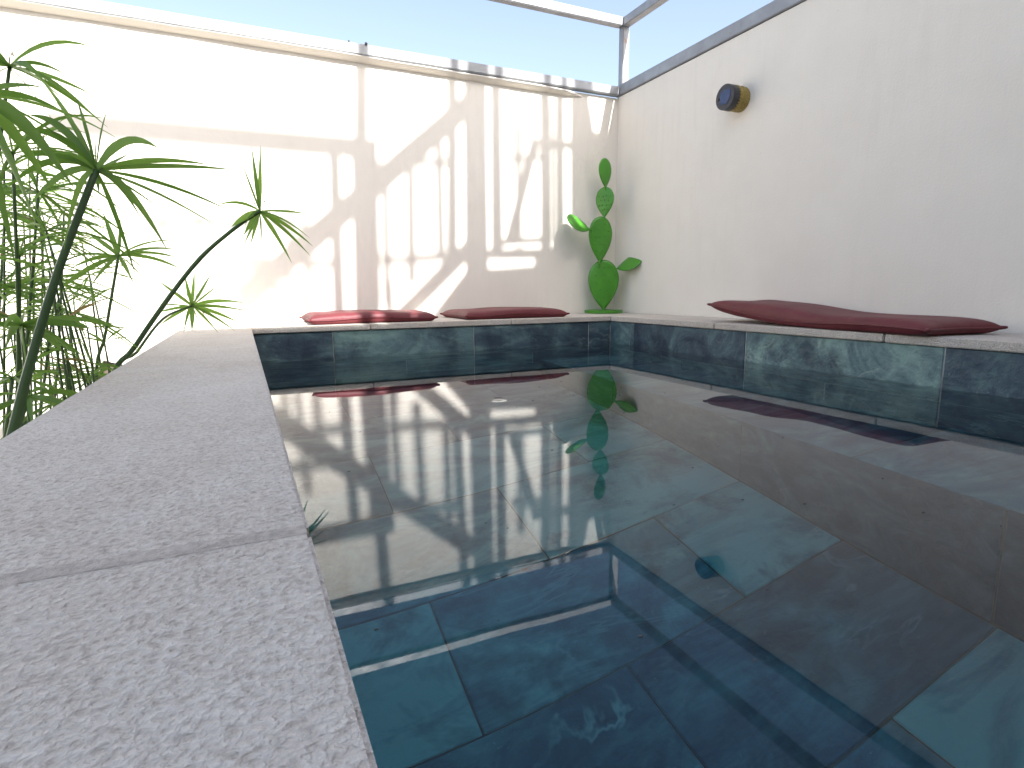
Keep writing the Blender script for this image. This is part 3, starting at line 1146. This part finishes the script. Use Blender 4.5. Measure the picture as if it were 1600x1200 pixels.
# 2. the stem leaning out over the coping
pl = plant('umbrella sedge with one long bare stem leaning out over the coping')
yd = 1.62
hp = at_y(406, 330, yd)
s = stem(pl, [Vector((-0.40, 1.50, ZG)), at_y(170, 620, 1.52), at_y(212, 540, 1.55), at_y(300, 418, 1.59), at_y(360, 362, 1.61), hp], 0.0062, 0.0042)
for tip, ar, wd, dy in (((374, 245), 0.0, 0.006, 0.02), ((393, 229), 0.0, 0.010, -0.03), ((407, 228), 0.0, 0.009, 0.02), ((490, 336), 0.010, 0.006, 0.03), ((484, 372), 0.022, 0.005, -0.05),
                        ((489, 385), 0.018, 0.009, 0.03), ((485, 400), 0.016, 0.009, -0.02), ((456, 411), 0.014, 0.010, 0.03), ((410, 394), 0.01, 0.004, -0.02), ((391, 385), 0.004, 0.008, 0.02),
                        ((380, 385), 0.004, 0.007, -0.02), ((380, 369), 0.006, 0.012, 0.04), ((360, 356), 0.012, 0.014, -0.03), ((338, 321), 0.028, 0.007, 0.03), ((379, 362), 0.03, 0.003, -0.04)):
    leaf(s, hp, at_y(*tip, yd + dy), ar, wd * 1.1, broad=True)
florets(s, hp + Vector((0.004, 0, 0.004)), 6, 0.034)

# 3. the low bright star at the corner of the coping
pl = plant('low umbrella sedge with a bright green star of leaves at the coping corner')
yd = 2.02
hp = at_y(300, 478, yd)
s = stem(pl, [Vector((-0.40, 1.92, ZG)), at_y(180, 600, 1.93), at_y(214, 550, 1.96), at_y(255, 498, 1.99), hp], 0.005, 0.003)
for tip, ar, wd, dy in (((246, 438), 0.0, 0.012, 0.03), ((288, 428), 0.0, 0.010, -0.03), ((304, 423), 0.0, 0.009, 0.03), ((332, 424), 0.0, 0.008, 0.02), ((348, 440), 0.0, 0.005, -0.03),
                        ((380, 473), 0.022, 0.011, 0.03), ((382, 485), 0.010, 0.010, -0.04), ((375, 505), 0.012, 0.011, 0.02), ((367, 517), 0.012, 0.010, -0.03), ((341, 520), 0.010, 0.007, 0.03),
                        ((300, 517), 0.0, 0.013, -0.04), ((287, 520), 0.028, 0.010, 0.02), ((248, 509), 0.008, 0.009, 0.03), ((243, 489), 0.005, 0.008, -0.02), ((235, 474), 0.0, 0.005, 0.04),
                        ((312, 510), 0.01, 0.004, 0.05)):
    leaf(s, hp, at_y(*tip, yd + dy), ar, wd * 1.1, broad=True)
florets(s, hp + Vector((0, 0, 0.006)), 8, 0.05)

# 4. the slim stem in the middle of the bed
pl = plant('slim umbrella sedge with a fine mid-height umbrella between the bare stem and the thicket')
yd = 1.45
hp = at_y(185, 400, yd)
s = stem(pl, [Vector((-0.34, 1.42, ZG)), at_y(150, 620, 1.42), at_y(165, 520, 1.43), hp], 0.0036, 0.0026)
for tip, ar, wd, dy in (((282, 404), 0.02, 0.006, 0.03), ((279, 390), 0.018, 0.006, -0.03), ((275, 376), 0.022, 0.004, 0.05), ((290, 424), 0.025, 0.007, 0.02), ((207, 440), 0.012, 0.008, -0.03),
                        ((232, 448), 0.02, 0.003, 0.04), ((160, 330), 0.0, 0.011, 0.03), ((188, 335), 0.0, 0.008, -0.02), ((130, 360), 0.01, 0.009, 0.05), ((110, 420), 0.015, 0.008, 0.02),
                        ((70, 470), 0.02, 0.009, -0.06), ((140, 450), 0.015, 0.008, 0.06), ((90, 400), 0.01, 0.005, 0.1), ((215, 458), 0.02, 0.003, 0.08)):
    leaf(s, hp, at_y(*tip, yd + dy), ar, wd * 1.1, broad=True)

# 5. the thicket of fine stems at the left
specs = [  # head pixel, depth, leaf count, reach, width, foot x offset
    (15, 104, 1.25, 16, 0.15, 0.012, -0.10), (60, 300, 1.30, 14, 0.11, 0.008, -0.05), (20, 240, 1.15, 13, 0.12, 0.009, -0.06), (100, 330, 1.55, 14, 0.10, 0.006, -0.03),
    (75, 372, 1.35, 14, 0.09, 0.006, 0.0), (30, 400, 1.2, 13, 0.09, 0.008, 0.0), (117, 490, 1.5, 12, 0.10, 0.007, 0.0), (34, 508, 1.08, 9, 0.10, 0.017, 0.01),
    (75, 545, 1.30, 12, 0.08, 0.006, 0.0), (110, 585, 1.42, 12, 0.07, 0.005, 0.0), (50, 440, 1.5, 12, 0.10, 0.006, 0.0), (8, 330, 1.45, 12, 0.11, 0.008, 0.0),
    (140, 430, 1.75, 12, 0.10, 0.006, 0.02), (60, 225, 1.7, 12, 0.13, 0.006, -0.1), (-10, 455, 1.3, 12, 0.11, 0.010, 0.0), (20, 590, 1.1, 9, 0.09, 0.011, 0.0), (88, 630, 1.18, 8, 0.07, 0.009, 0.0),
    (128, 380, 2.0, 12, 0.11, 0.006, 0.0), (92, 460, 1.9, 11, 0.10, 0.006, 0.0), (45, 620, 1.0, 7, 0.08, 0.012, 0.0)]
labs = ['dense thicket of fine umbrella sedge with thin crossing stems below the broad blades', 'tallest umbrella sedge clump with drooping pale blades reaching towards the wall top',
        'far umbrella sedge clump of wispy leaves close to the sunlit wall']
clumps = [plant(l) for l in labs]
for i, (u, v, yd, n, reach, wd, fo) in enumerate(specs):
    hp = at_y(u, v, yd)
    q = clumps[1] if v < 260 else (clumps[2] if yd > 1.49 else clumps[0])
    fx = min(hp.x, XO - 0.05) + fo + random.uniform(-.24, .10)
    fx = min(fx, XO - 0.03)
    foot = Vector((fx, yd + random.uniform(-.08, .08), ZG))
    mid = foot.lerp(hp, 0.55) + Vector((random.uniform(-.035, .03), random.uniform(-.03, .03), 0))
    r = 0.0018 + wd * 0.12
    s = stem(q, [foot, mid, hp], r * 1.25, r * 0.8)
    head(s, hp, n + 5, reach * 0.7, reach * (1.6 if v > 150 else 1.1), wd * 0.72, 0.75, 0.30)
    if i % 4 == 1:
        florets(s, hp, 5, 0.03)
for k in range(16):
    specs_y = random.uniform(1.15, 1.9)
    u, v = random.uniform(-5, 150) , random.uniform(200, 600)
    if u > 150 - (600 - v) * 0.2:
        u *= 0.6
    hp = at_y(u, v, specs_y)
    q = clumps[2] if specs_y > 1.49 else clumps[0]
    foot = Vector((min(min(hp.x, XO - 0.05) + random.uniform(-.26, .12), XO - 0.03), specs_y + random.uniform(-.08, .08), ZG))
    s = stem(q, [foot, foot.lerp(hp, 0.5) + Vector((random.uniform(-.015, .015), 0, 0)), hp], 0.0028, 0.0018)
    head(s, hp, 14, 0.08, 0.18, 0.0052, 0.7, 0.28)
# a few leafless or broken stalks
for i in range(16):
    u, v = random.uniform(-10, 165), random.uniform(420, 600)
    yd = random.uniform(1.1, 1.9)
    hp = at_y(u, v, yd)
    if hp.x > XO - 0.02:
        hp.x = XO - 0.03
    q = clumps[2] if yd > 1.49 else clumps[0]
    s = stem(q, [Vector((hp.x - 0.03 + random.uniform(-.06, .05), yd + random.uniform(-.1, .1), ZG)), hp.lerp(Vector((hp.x, yd, ZG)), 0.5), hp], 0.0026, 0.0016)
    head(s, hp, 6, 0.04, 0.09, 0.006, 0.3, 0.2)

# ------------------------------------------------------------------ framed panel leaning crookedly in the bed
corner = at_y(161, 563, 2.30)
pt = empty('framed_panel', corner)
tag(pt, 'sand coloured panel with a thin dark frame leaning tilted behind the coping', 'panel')
pt.rotation_euler = (math.radians(-6), math.radians(20), math.radians(6))
PH = (corner.z - ZG) / math.cos(math.radians(20)) - 0.11
box_obj('board', (0.006, 0.003, -PH + 0.006), (0.314, 0.012, -0.006), POT, pt)
for a, b in (((0, 0, -0.011), (0.32, 0.018, 0)), ((0, 0, -PH), (0.32, 0.018, -PH + 0.011)), ((0, 0.001, -PH + 0.0112), (0.011, 0.017, -0.0112)), ((0.309, 0.001, -PH + 0.0112), (0.32, 0.017, -0.0112))):
    box_obj('frame_bar', a, b, RIM, pt)

# ------------------------------------------------------------------ specks drifting on the water
bm = bmesh.new()
rnd = random.Random(21)
for k in range(70):
    x, y = rnd.uniform(0.02, 1.1), rnd.uniform(0.25, 1.9)
    r = rnd.uniform(0.0006, 0.0016)
    bmesh.ops.create_icosphere(bm, subdivisions=1, radius=r, matrix=Matrix.Translation((x, y, ZW + r * 0.3)) @ Matrix.Diagonal((1.6, 1, 0.35, 1)))
dust = bm_obj('water_specks', bm, RIM)
dust['kind'] = 'stuff'
dust['label'] = 'tiny dark specks of dust drifting on the pool water'
